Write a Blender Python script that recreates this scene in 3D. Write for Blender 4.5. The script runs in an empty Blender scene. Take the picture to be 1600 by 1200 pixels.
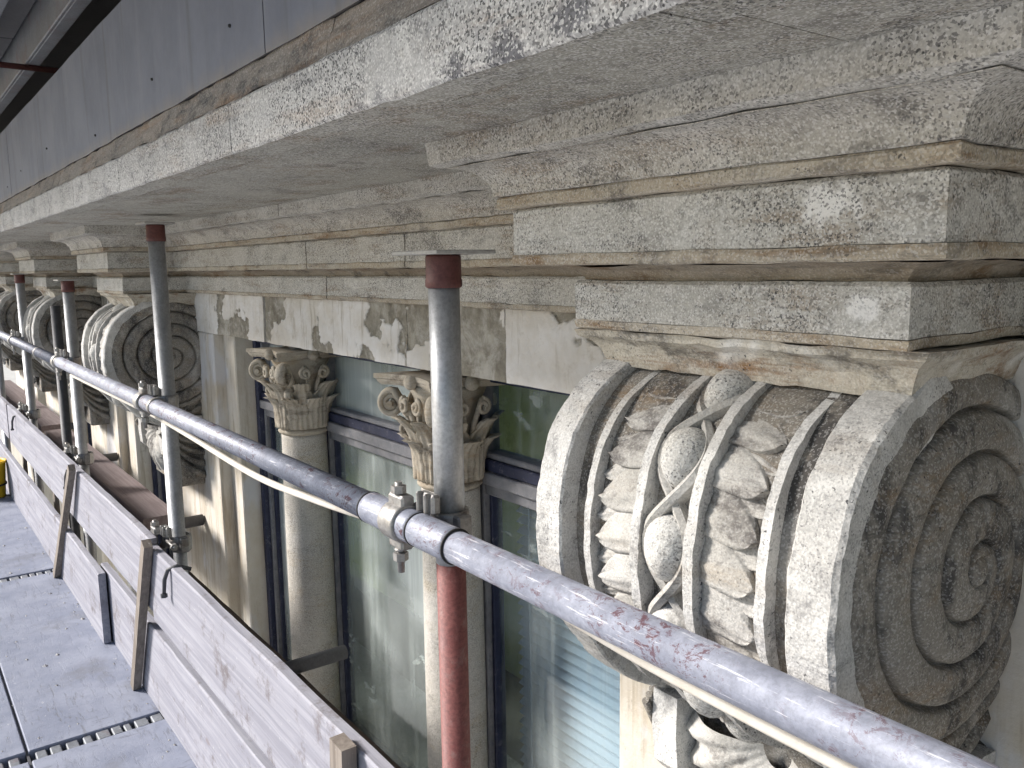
import bpy, bmesh, math, random
from mathutils import Vector, Matrix, noise
random.seed(7)
R = math.radians
SC = bpy.context.scene
COL = SC.collection

# ------------------------------------------------------------------ camera
cam_d = bpy.data.cameras.new('camera')
cam = bpy.data.objects.new('camera', cam_d)
COL.objects.link(cam)
F = 1330.0
Hv = Vector((-1000, 169, -F)); Vv = Vector((175, -9775, -F))
cX = (-Hv).normalized(); cZ = (-Vv).normalized()
cZ = (cZ - cX * cZ.dot(cX)).normalized()
cY = cZ.cross(cX)
cam.matrix_world = Matrix((cX, cY, cZ)).to_4x4()
cam_d.sensor_width = 36.0
cam_d.lens = F / 1600 * 36.0
cam_d.clip_start = 0.02
cam_d.clip_end = 3000
SC.camera = cam

# ------------------------------------------------------------------ light
SUN_EL, SUN_AZ = 30.0, -44.0          # azimuth from -Y, negative = towards -X
world = bpy.data.worlds.new('World'); SC.world = world
world.use_nodes = True
wn = world.node_tree.nodes; wl = world.node_tree.links
sky = wn.new('ShaderNodeTexSky'); sky.sky_type = 'NISHITA'; sky.sun_disc = False
sky.sun_elevation = R(SUN_EL)
sd = Vector((math.sin(R(SUN_AZ)) * math.cos(R(SUN_EL)), -math.cos(R(SUN_AZ)) * math.cos(R(SUN_EL)), math.sin(R(SUN_EL))))
sky.sun_rotation = math.atan2(sd.x, sd.y)
sky.dust_density = 1.0; sky.air_density = 1.0
wl.new(sky.outputs[0], wn['Background'].inputs[0])
wn['Background'].inputs[1].default_value = 0.09
sun_d = bpy.data.lights.new('sun', 'SUN'); sun = bpy.data.objects.new('sun', sun_d); COL.objects.link(sun)
sun_d.energy = 4.4; sun_d.angle = R(14); sun_d.color = (1.0, 0.95, 0.89)
sun.rotation_euler = (-sd).to_track_quat('-Z', 'Y').to_euler()
SC.view_settings.view_transform = 'Standard'
SC.view_settings.look = 'None'
SC.view_settings.gamma = 1.0
SC.view_settings.use_curve_mapping = False
SC.view_settings.exposure = 0.86
SC.cycles.use_adaptive_sampling = True; SC.cycles.adaptive_threshold = 0.03
SC.cycles.max_bounces = 6; SC.cycles.diffuse_bounces = 3; SC.cycles.glossy_bounces = 2; SC.cycles.transparent_max_bounces = 8

# ------------------------------------------------------------------ helpers
def link(name, me, mat=None, parent=None):
    o = bpy.data.objects.new(name, me); COL.objects.link(o)
    if mat is not None and len(me.materials) == 0: me.materials.append(mat)
    if parent is not None: o.parent = parent
    return o

def empty(name, label=None, cat=None, group=None, parent=None):
    o = bpy.data.objects.new(name, None); COL.objects.link(o)
    o.empty_display_size = 0.05
    if parent is not None: o.parent = parent
    return tag(o, label, cat, group)

def tag(o, label=None, cat=None, group=None, kind=None):
    if label: o['label'] = label
    if cat: o['category'] = cat
    if group: o['group'] = group
    if kind: o['kind'] = kind
    return o

class MB:
    def __init__(s): s.v = []; s.f = []; s.sm = []
    def add(s, vs, fs, smooth=False):
        b = len(s.v); s.v += [tuple(v) for v in vs]
        s.f += [tuple(i + b for i in f) for f in fs]; s.sm += [smooth] * len(fs)
        return s
    def box(s, x0, x1, y0, y1, z0, z1, c=0.0):
        if c <= 0:
            vs = [(x, y, z) for x in (x0, x1) for y in (y0, y1) for z in (z0, z1)]
            return s.add(vs, [(0, 1, 3, 2), (4, 6, 7, 5), (0, 4, 5, 1), (2, 3, 7, 6), (0, 2, 6, 4), (1, 5, 7, 3)])
        bm = bmesh.new()
        bmesh.ops.create_cube(bm, size=1.0)
        for v in bm.verts:
            v.co = Vector(((x0 + x1) / 2 + v.co.x * (x1 - x0), (y0 + y1) / 2 + v.co.y * (y1 - y0), (z0 + z1) / 2 + v.co.z * (z1 - z0)))
        bmesh.ops.bevel(bm, geom=list(bm.edges), offset=c, segments=1, affect='EDGES')
        bm.verts.index_update()
        s.add([v.co[:] for v in bm.verts], [[v.index for v in f.verts] for f in bm.faces]); bm.free()
        return s
    def grid(s, pts, nu, nv, smooth=True, closeu=False, closev=False, flip=False):
        fs = []
        for i in range(nu - (0 if closeu else 1)):
            for j in range(nv - (0 if closev else 1)):
                a = i * nv + j; b = ((i + 1) % nu) * nv + j
                c = ((i + 1) % nu) * nv + (j + 1) % nv; d = i * nv + (j + 1) % nv
                fs.append((a, d, c, b) if flip else (a, b, c, d))
        return s.add(pts, fs, smooth)
    def tube(s, path, rad, n=16, caps=True, smooth=True, squash=None):
        path = [Vector(p) for p in path]; pts = []
        m = len(path)
        t0 = (path[1] - path[0]).normalized()
        up = Vector((0, 0, 1)) if abs(t0.z) < 0.9 else Vector((1, 0, 0))
        nrm = (up - t0 * up.dot(t0)).normalized()
        for i, p in enumerate(path):
            t = (path[min(i + 1, m - 1)] - path[max(i - 1, 0)]).normalized()
            nrm = (nrm - t * nrm.dot(t)).normalized(); bn = t.cross(nrm)
            r = rad[i] if isinstance(rad, (list, tuple)) else rad
            for k in range(n):
                a = 2 * math.pi * k / n
                pts.append(p + nrm * math.cos(a) * r + bn * math.sin(a) * r)
        s.grid(pts, m, n, smooth, closev=True)
        if caps:
            b = len(s.v) - m * n
            s.f += [tuple(b + k for k in range(n))[::-1], tuple(b + (m - 1) * n + k for k in range(n))]
            s.sm += [False, False]
        return s
    def lathe(s, prof, c, n=32, axis='z', smooth=True, arc=None):
        pts = []
        for (r, h) in prof:
            for k in range(n):
                a = 2 * math.pi * k / n
                u, w = r * math.cos(a), r * math.sin(a)
                pts.append({'z': (c[0] + u, c[1] + w, c[2] + h), 'x': (c[0] + h, c[1] + u, c[2] + w), 'y': (c[0] + u, c[1] + h, c[2] + w)}[axis])
        return s.grid(pts, len(prof), n, smooth, closev=True)
    def hexa(s, c, r, h, axis='y', n=6):
        pr = [(0.0001, -h / 2), (r, -h / 2), (r, h / 2), (0.0001, h / 2)]
        return s.lathe(pr, c, n, axis, False)
    def mesh(s, name):
        me = bpy.data.meshes.new(name); me.from_pydata(s.v, [], s.f)
        me.polygons.foreach_set('use_smooth', s.sm)
        bm = bmesh.new(); bm.from_mesh(me); bmesh.ops.recalc_face_normals(bm, faces=bm.faces); bm.to_mesh(me); bm.free()
        me.update(); return me
    def build(s, name, mat, parent=None):
        return link(name, s.mesh(name), mat, parent)

def jit(p, amp, sc, seed=0.0):
    v = noise.noise_vector(Vector(p) * sc + Vector((seed, seed * 1.7, -seed)))
    return (p[0] + v.x * amp, p[1] + v.y * amp, p[2] + v.z * amp)

# ------------------------------------------------------------------ materials
class NT:
    def __init__(s, name):
        s.m = bpy.data.materials.new(name); s.m.use_nodes = True
        s.t = s.m.node_tree; s.n = s.t.nodes; s.bs = s.n['Principled BSDF']
        g = s.n.new('ShaderNodeNewGeometry'); s.pos = g.outputs['Position']; s.geo = g
    def set(s, node, i, v):
        if hasattr(v, 'is_output') or isinstance(v, bpy.types.NodeSocket): s.t.links.new(v, node.inputs[i])
        else: node.inputs[i].default_value = v
    def map(s, v, scale=(1, 1, 1), loc=(0, 0, 0), rot=(0, 0, 0)):
        n = s.n.new('ShaderNodeMapping'); s.set(n, 0, v); n.inputs['Scale'].default_value = scale
        s.set(n, 1, loc); n.inputs['Rotation'].default_value = rot
        return n.outputs[0]
    def noise(s, scale, det=4, rough=0.6, v=None, dist=0.0):
        n = s.n.new('ShaderNodeTexNoise'); s.set(n, 'Vector', v or s.pos)
        n.inputs['Scale'].default_value = scale; n.inputs['Detail'].default_value = det; n.inputs['Roughness'].default_value = rough
        n.inputs['Distortion'].default_value = dist
        return n.outputs['Fac']
    def voro(s, scale, v=None, feat='F1'):
        n = s.n.new('ShaderNodeTexVoronoi'); s.set(n, 'Vector', v or s.pos); n.inputs['Scale'].default_value = scale; n.feature = feat
        return n.outputs['Distance'], (n.outputs['Color'] if 'Color' in n.outputs else None)
    def math(s, op, a, b=0.0, clamp=False):
        n = s.n.new('ShaderNodeMath'); n.operation = op; s.set(n, 0, a); s.set(n, 1, b); n.use_clamp = clamp
        return n.outputs[0]
    def ramp(s, v, a, b):
        n = s.n.new('ShaderNodeMapRange'); s.set(n, 0, v); n.inputs[1].default_value = a; n.inputs[2].default_value = b
        n.interpolation_type = 'SMOOTHSTEP'
        return n.outputs[0]
    def mix(s, f, a, b):
        n = s.n.new('ShaderNodeMix'); n.data_type = 'RGBA'; s.set(n, 0, f)
        s.set(n, 6, a if not isinstance(a, tuple) else a + (1,)); s.set(n, 7, b if not isinstance(b, tuple) else b + (1,))
        return n.outputs[2]
    def sep(s, v):
        n = s.n.new('ShaderNodeSeparateXYZ'); s.set(n, 0, v); return n.outputs
    def bump(s, h, strength=0.4, dist=0.003, prev=None):
        n = s.n.new('ShaderNodeBump'); n.inputs['Strength'].default_value = strength; n.inputs['Distance'].default_value = dist
        s.set(n, 'Height', h)
        if prev is not None: s.set(n, 'Normal', prev)
        return n.outputs[0]
    def out(s, col=None, rough=None, metal=None, normal=None, spec=None):
        if col is not None: s.set(s.bs, 'Base Color', col if not isinstance(col, tuple) else col + (1,))
        if rough is not None: s.set(s.bs, 'Roughness', rough)
        if metal is not None: s.set(s.bs, 'Metallic', metal)
        if normal is not None: s.set(s.bs, 'Normal', normal)
        if spec is not None: s.bs.inputs['Specular IOR Level'].default_value = spec
        return s.m

def speckle(k, scale, amount, warp=True):
    """dark aggregate grains: per-cell random radius and depth of tone"""
    wv = k.n.new('ShaderNodeTexNoise'); k.set(wv, 'Vector', k.pos); wv.inputs['Scale'].default_value = scale * 1.3; wv.inputs['Detail'].default_value = 0
    ad = k.n.new('ShaderNodeVectorMath'); ad.operation = 'MULTIPLY_ADD'; k.set(ad, 0, wv.outputs['Color']); ad.inputs[1].default_value = (1.3 / scale,) * 3; k.set(ad, 2, k.pos)
    d, c = k.voro(scale, ad.outputs[0] if warp else k.pos)
    cs = k.sep(c)
    rad = k.math('MULTIPLY', k.ramp(cs[0], 1.0 - amount, 1.15), 0.56)
    e = k.math('SUBTRACT', rad, d)
    return k.math('MULTIPLY', k.ramp(e, -0.05, 0.14), k.math('ADD', k.math('MULTIPLY', cs[1], 0.7), 0.3))

def stone(name, a, b, spk=0.5, stain=0.5, stain_col=(0.22, 0.155, 0.09), dark=0.4, spk_col=(0.035, 0.035, 0.04), white=0.0, patches=(), scale=1.0, soot=(0.07, 0.065, 0.06), rough=0.85, streak=None, cover=0.0, grain=0.6):
    k = NT(name)
    n1 = k.noise(4.5, 4, 0.65); n2 = k.noise(60, 3, 0.75); n3 = k.noise(420, 1, 0.6)
    col = k.mix(k.ramp(n1, 0.32, 0.68), a, b)
    oi = k.n.new('ShaderNodeObjectInfo')
    col = k.mix(k.math('MULTIPLY', oi.outputs['Random'], 0.30), col, tuple(x * y for x, y in zip(a, (0.62, 0.60, 0.56))))
    g = k.ramp(n3, 0.3, 0.7)
    col = k.mix(k.math('MULTIPLY', g, 0.34), col, tuple(x * 0.45 for x in a))
    # stains running horizontally
    st = k.noise(1.0, 4, 0.75, k.map(k.pos, (3.0, 9.0, 26.0)))
    st2 = k.noise(7.0, 4, 0.75, k.map(k.pos, (1, 1, 1), (7, 3, 2)))
    sm = k.math('MULTIPLY', k.ramp(st, 0.47, 0.66), k.ramp(st2, 0.36, 0.62))
    col = k.mix(k.math('MULTIPLY', sm, stain), col, stain_col)
    dk0 = k.ramp(k.noise(9.0, 5, 0.8, k.map(k.pos, streak or (1, 1, 1.6), (3, 8, 1))), 0.51 - cover, 0.68 - cover)
    dk2 = k.ramp(k.noise(1.0, 5, 0.8, k.map(k.pos, (5, 5, 40), (2, 1, 4))), 0.55, 0.70)
    dk = k.math('MAXIMUM', dk0, k.math('MULTIPLY', dk2, 0.8))
    col = k.mix(k.math('MULTIPLY', dk, dark), col, soot)
    if white > 0:
        wm = k.ramp(k.noise(6.0, 3, 0.65, k.map(k.pos, (1, 1, 1), (11, 5, 9)), 0.4), 0.55, 0.68)
        col = k.mix(k.math('MULTIPLY', wm, white), col, (0.74, 0.73, 0.70))
    for (c, r, pc) in patches:
        d = k.n.new('ShaderNodeVectorMath'); d.operation = 'DISTANCE'
        k.set(d, 0, k.map(k.pos, (1, 1, 1.7))); d.inputs[1].default_value = (c[0], c[1], c[2] * 1.7)
        dd = k.math('ADD', k.math('DIVIDE', d.outputs['Value'], r), k.math('MULTIPLY', k.math('SUBTRACT', n2, 0.5), 1.6))
        dd = k.math('ADD', dd, k.math('MULTIPLY', k.math('SUBTRACT', st2, 0.5), 2.2))
        col = k.mix(k.math('MULTIPLY', k.math('SUBTRACT', 1.0, k.ramp(dd, 0.45, 0.95)), 0.85), col, pc)
    s1 = speckle(k, 250 * scale, min(1, spk * 0.75))
    dg, cg = k.voro(500 * scale)
    gr = k.sep(cg)
    mask = k.math('ADD', k.math('MULTIPLY', k.ramp(st2, 0.36, 0.58), 0.8), 0.2)
    col = k.mix(k.math('MULTIPLY', k.math('MULTIPLY', k.ramp(gr[0], 0.70, 0.78), mask), grain * 0.85), col, (0.075, 0.075, 0.078))
    col = k.mix(k.math('MULTIPLY', k.ramp(gr[1], 0.74, 0.80), grain * 0.55), col, (0.80, 0.79, 0.77))
    col = k.mix(k.math('MULTIPLY', k.math('MULTIPLY', s1, mask), 0.92), col, spk_col)
    h = n2
    return k.out(col, rough, 0.0, k.bump(h, 0.6, 0.004), 0.3)

WH = (0.80, 0.79, 0.77)
M = {}
M['slab'] = stone('speckled_stone', (0.50, 0.485, 0.445), (0.61, 0.60, 0.565), 0.9, 0.6, dark=0.5, white=0.3,
                  patches=(((-0.47, 0.72, 0.052), 0.05, WH), ((-0.470, 0.78, -0.045), 0.022, WH)), grain=0.75)
M['cove'] = stone('speckled_cove_stone', (0.47, 0.45, 0.405), (0.57, 0.55, 0.51), 0.95, 0.6, dark=0.6, white=0.25, grain=0.7)
M['ochre'] = stone('ochre_stained_stone', (0.50, 0.46, 0.39), (0.45, 0.385, 0.29), 0.6, 0.95, (0.20, 0.12, 0.055), dark=0.6, grain=0.4)
M['dirty'] = stone('blackened_stone', (0.36, 0.32, 0.26), (0.26, 0.21, 0.15), 0.3, 0.9, (0.15, 0.085, 0.035), dark=0.8, soot=(0.04, 0.035, 0.03), grain=0.2)
M['soffit'] = stone('soffit_stone', (0.40, 0.39, 0.345), (0.50, 0.485, 0.435), 1.0, 0.7, dark=0.6, grain=0.8)
M['fascia'] = stone('fascia_stone', (0.46, 0.455, 0.45), (0.58, 0.575, 0.57), 1.0, 0.4, (0.3, 0.2, 0.12), dark=0.7, soot=(0.13, 0.13, 0.145), white=0.3, patches=(((-.63, .411, .166), .030, (.14, .14, .155)), ((-.56, .411, .170), .034, (.14, .14, .155)), ((-.48, .411, .175), .032, (.14, .14, .155)), ((-.36, .411, .185), .05, (.16, .16, .18))), grain=1.0)
M['weathered'] = stone('weathered_top_stone', (0.33, 0.29, 0.255), (0.24, 0.225, 0.21), 0.35, 0.6, (0.24, 0.13, 0.06), dark=0.85, soot=(0.06, 0.06, 0.065), grain=0.3)
M['console'] = stone('carved_stone', (0.52, 0.49, 0.44), (0.62, 0.60, 0.56), 0.42, 0.35, (0.34, 0.22, 0.11), dark=0.45, white=0.35, soot=(0.12, 0.11, 0.10), grain=0.4)
M['strip'] = stone('carved_strip_stone', (0.52, 0.51, 0.49), (0.64, 0.635, 0.625), 0.7, 0.3, dark=0.6, white=0.7, soot=(0.10, 0.10, 0.105), streak=(1.4, 1.4, 0.8), grain=0.36)
M['leaf'] = stone('carved_leaf_stone', (0.44, 0.425, 0.395), (0.55, 0.535, 0.51), 0.25, 0.35, (0.33, 0.26, 0.18), dark=0.85, white=0.25, soot=(0.10, 0.09, 0.085), cover=0.04, grain=0.22)
M['scroll'] = stone('sooty_shaded_scroll_stone', (0.225, 0.205, 0.175), (0.31, 0.285, 0.25), 0.6, 0.7, (0.22, 0.15, 0.085), dark=0.9, white=0.25, soot=(0.045, 0.043, 0.043), streak=(1, 1.1, 0.6), cover=0.05, grain=0.35)  # soot stains, on a base darkened to deepen shade on the console sides
M['bead'] = stone('bead_stone', (0.54, 0.53, 0.50), (0.70, 0.69, 0.67), 1.0, 0.3, dark=0.6, grain=0.55)
M['capital'] = stone('capital_stone', (0.48, 0.43, 0.35), (0.57, 0.52, 0.44), 0.12, 0.6, (0.32, 0.22, 0.12), dark=0.75, soot=(0.13, 0.105, 0.08), grain=0.08)
M['shaft'] = stone('shaft_stone', (0.52, 0.49, 0.44), (0.60, 0.57, 0.53), 0.5, 0.45, (0.42, 0.33, 0.2), dark=0.25, scale=1.3, grain=0.6)
M['flaking'] = stone('flaking_stone', (0.58, 0.54, 0.46), (0.40, 0.36, 0.29), 0.6, 1.0, (0.21, 0.11, 0.045), dark=0.75, white=0.85, grain=0.3)
M['core'] = stone('mortar', (0.62, 0.60, 0.56), (0.55, 0.52, 0.47), 0.1, 0.4, dark=0.2, grain=0.1)

def plaster():
    k = NT('peeling_plaster')
    oi = k.n.new('ShaderNodeObjectInfo')
    off = k.n.new('ShaderNodeCombineXYZ'); k.set(off, 0, k.math('MULTIPLY', oi.outputs['Random'], 37.0)); k.set(off, 1, k.math('MULTIPLY', oi.outputs['Random'], 11.0))
    v = k.map(k.pos, (1, 1, 1), off.outputs[0])
    n = k.noise(5.5, 6, 0.55, v, 0.6)
    ca = k.n.new('ShaderNodeAttribute'); ca.attribute_name = 'coat'
    m = k.ramp(k.math('ADD', ca.outputs['Fac'], k.math('MULTIPLY', k.math('SUBTRACT', k.noise(70, 3, 0.75), 0.5), 0.08)), 0.47, 0.53)
    con = k.mix(k.ramp(k.noise(30, 6, 0.7), 0.3, 0.7), (0.17, 0.155, 0.125), (0.29, 0.27, 0.225))
    con = k.mix(k.ramp(k.noise(7, 6, 0.75), 0.5, 0.7), con, (0.42, 0.40, 0.35))
    con = k.mix(k.math('MULTIPLY', k.ramp(k.noise(11, 5, 0.75, k.map(k.pos, (1, 1, 1), (5, 1, 3)), 0.5), 0.46, 0.64), 0.6), con, (0.52, 0.50, 0.46))
    pl = k.mix(k.ramp(k.noise(9, 5, 0.6), 0.3, 0.7), (0.60, 0.57, 0.52), (0.72, 0.71, 0.70))
    pl = k.mix(k.math('MULTIPLY', k.ramp(k.noise(16, 6, 0.75, v), 0.52, 0.7), 0.5), pl, (0.40, 0.35, 0.28))
    col = k.mix(m, con, pl)
    run = k.ramp(k.noise(1, 4, 0.7, k.map(k.pos, (40, 40, 3))), 0.55, 0.7)
    col = k.mix(k.math('MULTIPLY', run, 0.45), col, (0.22, 0.17, 0.11))
    return k.out(col, 0.9, 0, k.bump(k.noise(90, 4, 0.7), 0.6, 0.004), 0.25)
M['plaster'] = plaster()

def pier_mat():
    k = NT('stained_plaster_pier')
    streak = k.noise(1.0, 6, 0.65, k.map(k.pos, (26, 26, 2.4)))
    n = k.noise(5, 6, 0.65)
    col = k.mix(k.ramp(n, 0.3, 0.7), (0.55, 0.49, 0.40), (0.64, 0.61, 0.56))
    col = k.mix(k.math('MULTIPLY', k.ramp(streak, 0.50, 0.68), 0.7), col, (0.36, 0.30, 0.22))
    col = k.mix(k.math('MULTIPLY', k.ramp(k.noise(3.2, 6, 0.6, k.map(k.pos, (1.5, 1.5, 0.8), (4, 0, 2))), 0.52, 0.62), 0.8), col, (0.64, 0.64, 0.66))
    col = k.mix(k.math('MULTIPLY', k.ramp(k.noise(12, 7, 0.8, k.map(k.pos, (1, 1, .5), (9, 0, 2))), 0.58, 0.74), 0.75), col, (0.13, 0.10, 0.08))
    return k.out(col, 0.9, 0, k.bump(k.noise(70, 5, 0.7), 0.5, 0.004), 0.25)
M['pier'] = pier_mat()

def metal(name, a, b, rust=0.0, rust_col=(0.18, 0.05, 0.05), rough=0.45, met=0.55, fleck=0.0, dirt=0.35):
    k = NT(name)
    n = k.noise(18, 6, 0.7); nf = k.noise(160, 3, 0.7)
    col = k.mix(k.ramp(n, 0.3, 0.7), a, b)
    col = k.mix(k.math('MULTIPLY', k.ramp(nf, 0.35, 0.7), dirt), col, tuple(x * 0.45 for x in a))
    m = None
    if fleck > 0:
        r = k.noise(55, 6, 0.85, k.map(k.pos, (0.8, 1, 1)), 0.6)
        blot = k.ramp(k.noise(9, 3, 0.6, k.map(k.pos, (1, 1, 1), (2, 0, 0))), 0.36, 0.55)
        m = k.math('MULTIPLY', k.math('MULTIPLY', k.ramp(r, 0.53, 0.575), blot), fleck)
        col = k.mix(m, col, rust_col)
        sc = k.ramp(k.noise(1, 5, 0.7, k.map(k.pos, (14, 220, 220))), 0.58, 0.66)
        col = k.mix(k.math('MULTIPLY', sc, 0.5), col, (0.72, 0.72, 0.76))
    if rust > 0:
        col = k.mix(k.math('MULTIPLY', k.ramp(k.noise(11, 7, 0.75), 0.5, 0.66), rust), col, rust_col)
    rg = k.math('ADD', k.math('MULTIPLY', n, 0.25), rough - 0.1)
    mt = met if m is None else k.math('MULTIPLY', k.math('SUBTRACT', 1.0, m), met)
    return k.out(col, rg, mt, k.bump(nf, 0.25, 0.0012), 0.5)
M['galv'] = metal('galvanised_steel', (0.36, 0.37, 0.385), (0.50, 0.51, 0.53))
M['rail'] = metal('scuffed_rail_steel', (0.18, 0.195, 0.25), (0.29, 0.31, 0.38), rust_col=(0.075, 0.03, 0.042), fleck=0.95, met=0.2, rough=0.5)
M['redpaint'] = metal('red_painted_steel', (0.18, 0.05, 0.048), (0.25, 0.09, 0.08), rough=0.6, met=0.0, dirt=0.6, rust=0.6, rust_col=(0.30, 0.22, 0.20))
M['oxide'] = metal('red_oxide_steel', (0.10, 0.032, 0.03), (0.14, 0.05, 0.042), rough=0.6, met=0.0, dirt=0.5)
M['castiron'] = metal('dirty_coupler_steel', (0.26, 0.255, 0.25), (0.42, 0.41, 0.40), rust=0.55, rust_col=(0.12, 0.08, 0.055), met=0.6, rough=0.45)
M['darksteel'] = metal('dark_steel', (0.06, 0.062, 0.07), (0.10, 0.10, 0.11), met=0.2, rough=0.6)
M['channel'] = metal('grey_channel_steel', (0.17, 0.18, 0.20), (0.25, 0.265, 0.29), rust=0.3, met=0.3, rough=0.55)
M['plate'] = metal('dull_plate_steel', (0.36, 0.355, 0.34), (0.45, 0.44, 0.42), met=0.2, rough=0.6)

def wood(name, a, b, axis='x', grime=0.3, knots=True, grimecol=(0.12, 0.10, 0.10)):
    k = NT(name)
    sc = (2.0, 60, 60) if axis == 'x' else (60, 60, 2.0)
    g = k.noise(1.0, 6, 0.65, k.map(k.pos, sc), 0.5)
    col = k.mix(k.ramp(g, 0.3, 0.72), a, b)
    col = k.mix(k.math('MULTIPLY', k.ramp(k.noise(9, 7, 0.75), 0.52, 0.72), grime), col, grimecol)
    if knots:
        d, c = k.voro(1.0, k.map(k.pos, (4.5, 9, 9)))
        sel = k.ramp(k.sep(c)[0], 0.66, 0.7)
        kn = k.math('MULTIPLY', k.math('SUBTRACT', 1.0, k.ramp(k.math('ADD', d, k.math('MULTIPLY', k.math('SUBTRACT', k.noise(40), 0.5), 0.12)), 0.04, 0.11)), sel)
        col = k.mix(k.math('MULTIPLY', kn, 0.65), col, (0.20, 0.17, 0.18))
    sp = k.ramp(k.noise(48, 5, 0.8), 0.62, 0.72)
    col = k.mix(k.math('MULTIPLY', sp, 0.4), col, (0.78, 0.78, 0.78))
    return k.out(col, 0.8, 0, k.bump(g, 0.4, 0.003), 0.25)
M['plank'] = wood('whitened_plank', (0.23, 0.23, 0.27), (0.345, 0.345, 0.39), grime=0.85)
M['batten'] = wood('grey_batten', (0.17, 0.145, 0.125), (0.28, 0.245, 0.215), 'z')
M['brown'] = wood('brown_board', (0.075, 0.058, 0.05), (0.13, 0.10, 0.085), grime=0.4)
M['maroon'] = wood('faded_brown_board', (0.16, 0.125, 0.125), (0.24, 0.20, 0.20), grime=0.3, knots=False)

def deck_mat():
    k = NT('deck_sheet')
    n = k.noise(5, 7, 0.7); scr = k.noise(1, 6, 0.75, k.map(k.pos, (9, 60, 10), rot=(0, 0, 0.5)))
    scr2 = k.noise(1, 6, 0.75, k.map(k.pos, (70, 10, 10), rot=(0, 0, 0.35)))
    col = k.mix(k.ramp(n, 0.3, 0.7), (0.18, 0.20, 0.265), (0.27, 0.29, 0.36))
    m = k.math('MAXIMUM', k.ramp(scr, 0.54, 0.62), k.ramp(scr2, 0.57, 0.65))
    col = k.mix(k.math('MULTIPLY', k.math('MULTIPLY', m, k.ramp(k.noise(3.5, 4), 0.42, 0.6)), 0.65), col, (0.14, 0.145, 0.17))
    col = k.mix(k.math('MULTIPLY', k.ramp(k.noise(2.6, 6, 0.7, k.map(k.pos, (1, 1, 1), (2, 2, 0))), 0.58, 0.7), 0.6), col, (0.16, 0.165, 0.19))
    d, c = k.voro(16)
    dots = k.math('MULTIPLY', k.math('SUBTRACT', 1.0, k.ramp(d, 0.05, 0.09)), k.ramp(k.sep(c)[0], 0.4, 0.45))
    col = k.mix(k.math('MULTIPLY', dots, 0.6), col, (0.12, 0.12, 0.14))
    col = k.mix(k.math('MULTIPLY', k.ramp(k.noise(30, 6, 0.8), 0.64, 0.72), 0.6), col, (0.66, 0.65, 0.66))
    return k.out(col, 0.65, 0.0, k.bump(k.math('SUBTRACT', k.noise(80, 5, 0.7), m), 0.35, 0.003), 0.4)
M['deck'] = deck_mat()

def simple(name, a, b, sc=12, rough=0.8, met=0.0, bump=0.3, spots=None):
    k = NT(name)
    col = k.mix(k.ramp(k.noise(sc, 6, 0.7), 0.3, 0.7), a, b)
    if spots: col = k.mix(k.math('MULTIPLY', k.ramp(k.noise(sc * 2.3, 7, 0.8), 0.55, 0.68), 0.7), col, spots)
    return k.out(col, rough, met, k.bump(k.noise(sc * 6, 4, 0.7), bump, 0.003), 0.35)
M['board'] = None
def board_mat():
    k = NT('grey_fibre_board')
    st = k.noise(1, 6, 0.6, k.map(k.pos, (16, 16, 1.3)))
    n = k.noise(5, 6, 0.65)
    col = k.mix(k.ramp(n, 0.3, 0.7), (0.125, 0.138, 0.18), (0.17, 0.185, 0.23))
    col = k.mix(k.math('MULTIPLY', k.ramp(st, 0.5, 0.75), 0.35), col, (0.23, 0.24, 0.275))
    col = k.mix(k.math('MULTIPLY', k.ramp(k.noise(1, 6, 0.6, k.map(k.pos, (22, 22, 1.0), (5, 5, 5))), 0.55, 0.7), 0.5), col, (0.10, 0.105, 0.12))
    # mud splashed up from the ledge
    zz = k.sep(k.pos)[2]
    low = k.math('SUBTRACT', 1.0, k.ramp(k.math('ADD', zz, k.math('MULTIPLY', k.noise(14, 6, 0.7), 0.06)), 0.285, 0.330))
    col = k.mix(k.math('MULTIPLY', low, 0.55), col, (0.27, 0.235, 0.19))
    return k.out(col, 0.7, 0, k.bump(k.noise(60, 4), 0.2, 0.003), 0.35)
M['board'] = board_mat()
M['navy'] = simple('worn_navy_paint', (0.02, 0.025, 0.055), (0.036, 0.042, 0.085), 20, 0.5, spots=(0.20, 0.20, 0.235))
M['navyworn'] = simple('scuffed_blue_grey_paint', (0.15, 0.155, 0.175), (0.235, 0.235, 0.25), 24, 0.6, spots=(0.06, 0.063, 0.12))
M['hose'] = simple('cream_hose', (0.62, 0.57, 0.50), (0.70, 0.66, 0.60), 30, 0.5, bump=0.1)
M['yellow'] = simple('yellow_plastic', (0.68, 0.42, 0.015), (0.75, 0.50, 0.03), 15, 0.4, bump=0.05)
M['black'] = simple('black_rubber', (0.02, 0.02, 0.022), (0.04, 0.04, 0.04), 30, 0.6)
M['room'] = simple('olive_room_wall', (0.36, 0.42, 0.12), (0.55, 0.58, 0.40), 2.2, 0.9, spots=(0.20, 0.24, 0.05))
M['roomfloor'] = simple('room_floor', (0.12, 0.11, 0.09), (0.18, 0.17, 0.14), 3, 0.8)
M['blind'] = simple('pale_blue_blind', (0.42, 0.50, 0.64), (0.48, 0.56, 0.68), 8, 0.5, bump=0.05)
M['ground'] = simple('street_paving', (0.46, 0.44, 0.40), (0.54, 0.52, 0.47), 0.6, 0.9)
M['wallstone'] = simple('upper_wall_render', (0.34, 0.32, 0.28), (0.42, 0.40, 0.36), 4, 0.9, spots=(0.2, 0.18, 0.15))
M['rubble'] = stone('mortar_rubble', (0.42, 0.41, 0.40), (0.52, 0.51, 0.50), 0.2, 0.2, dark=0.5)

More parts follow.
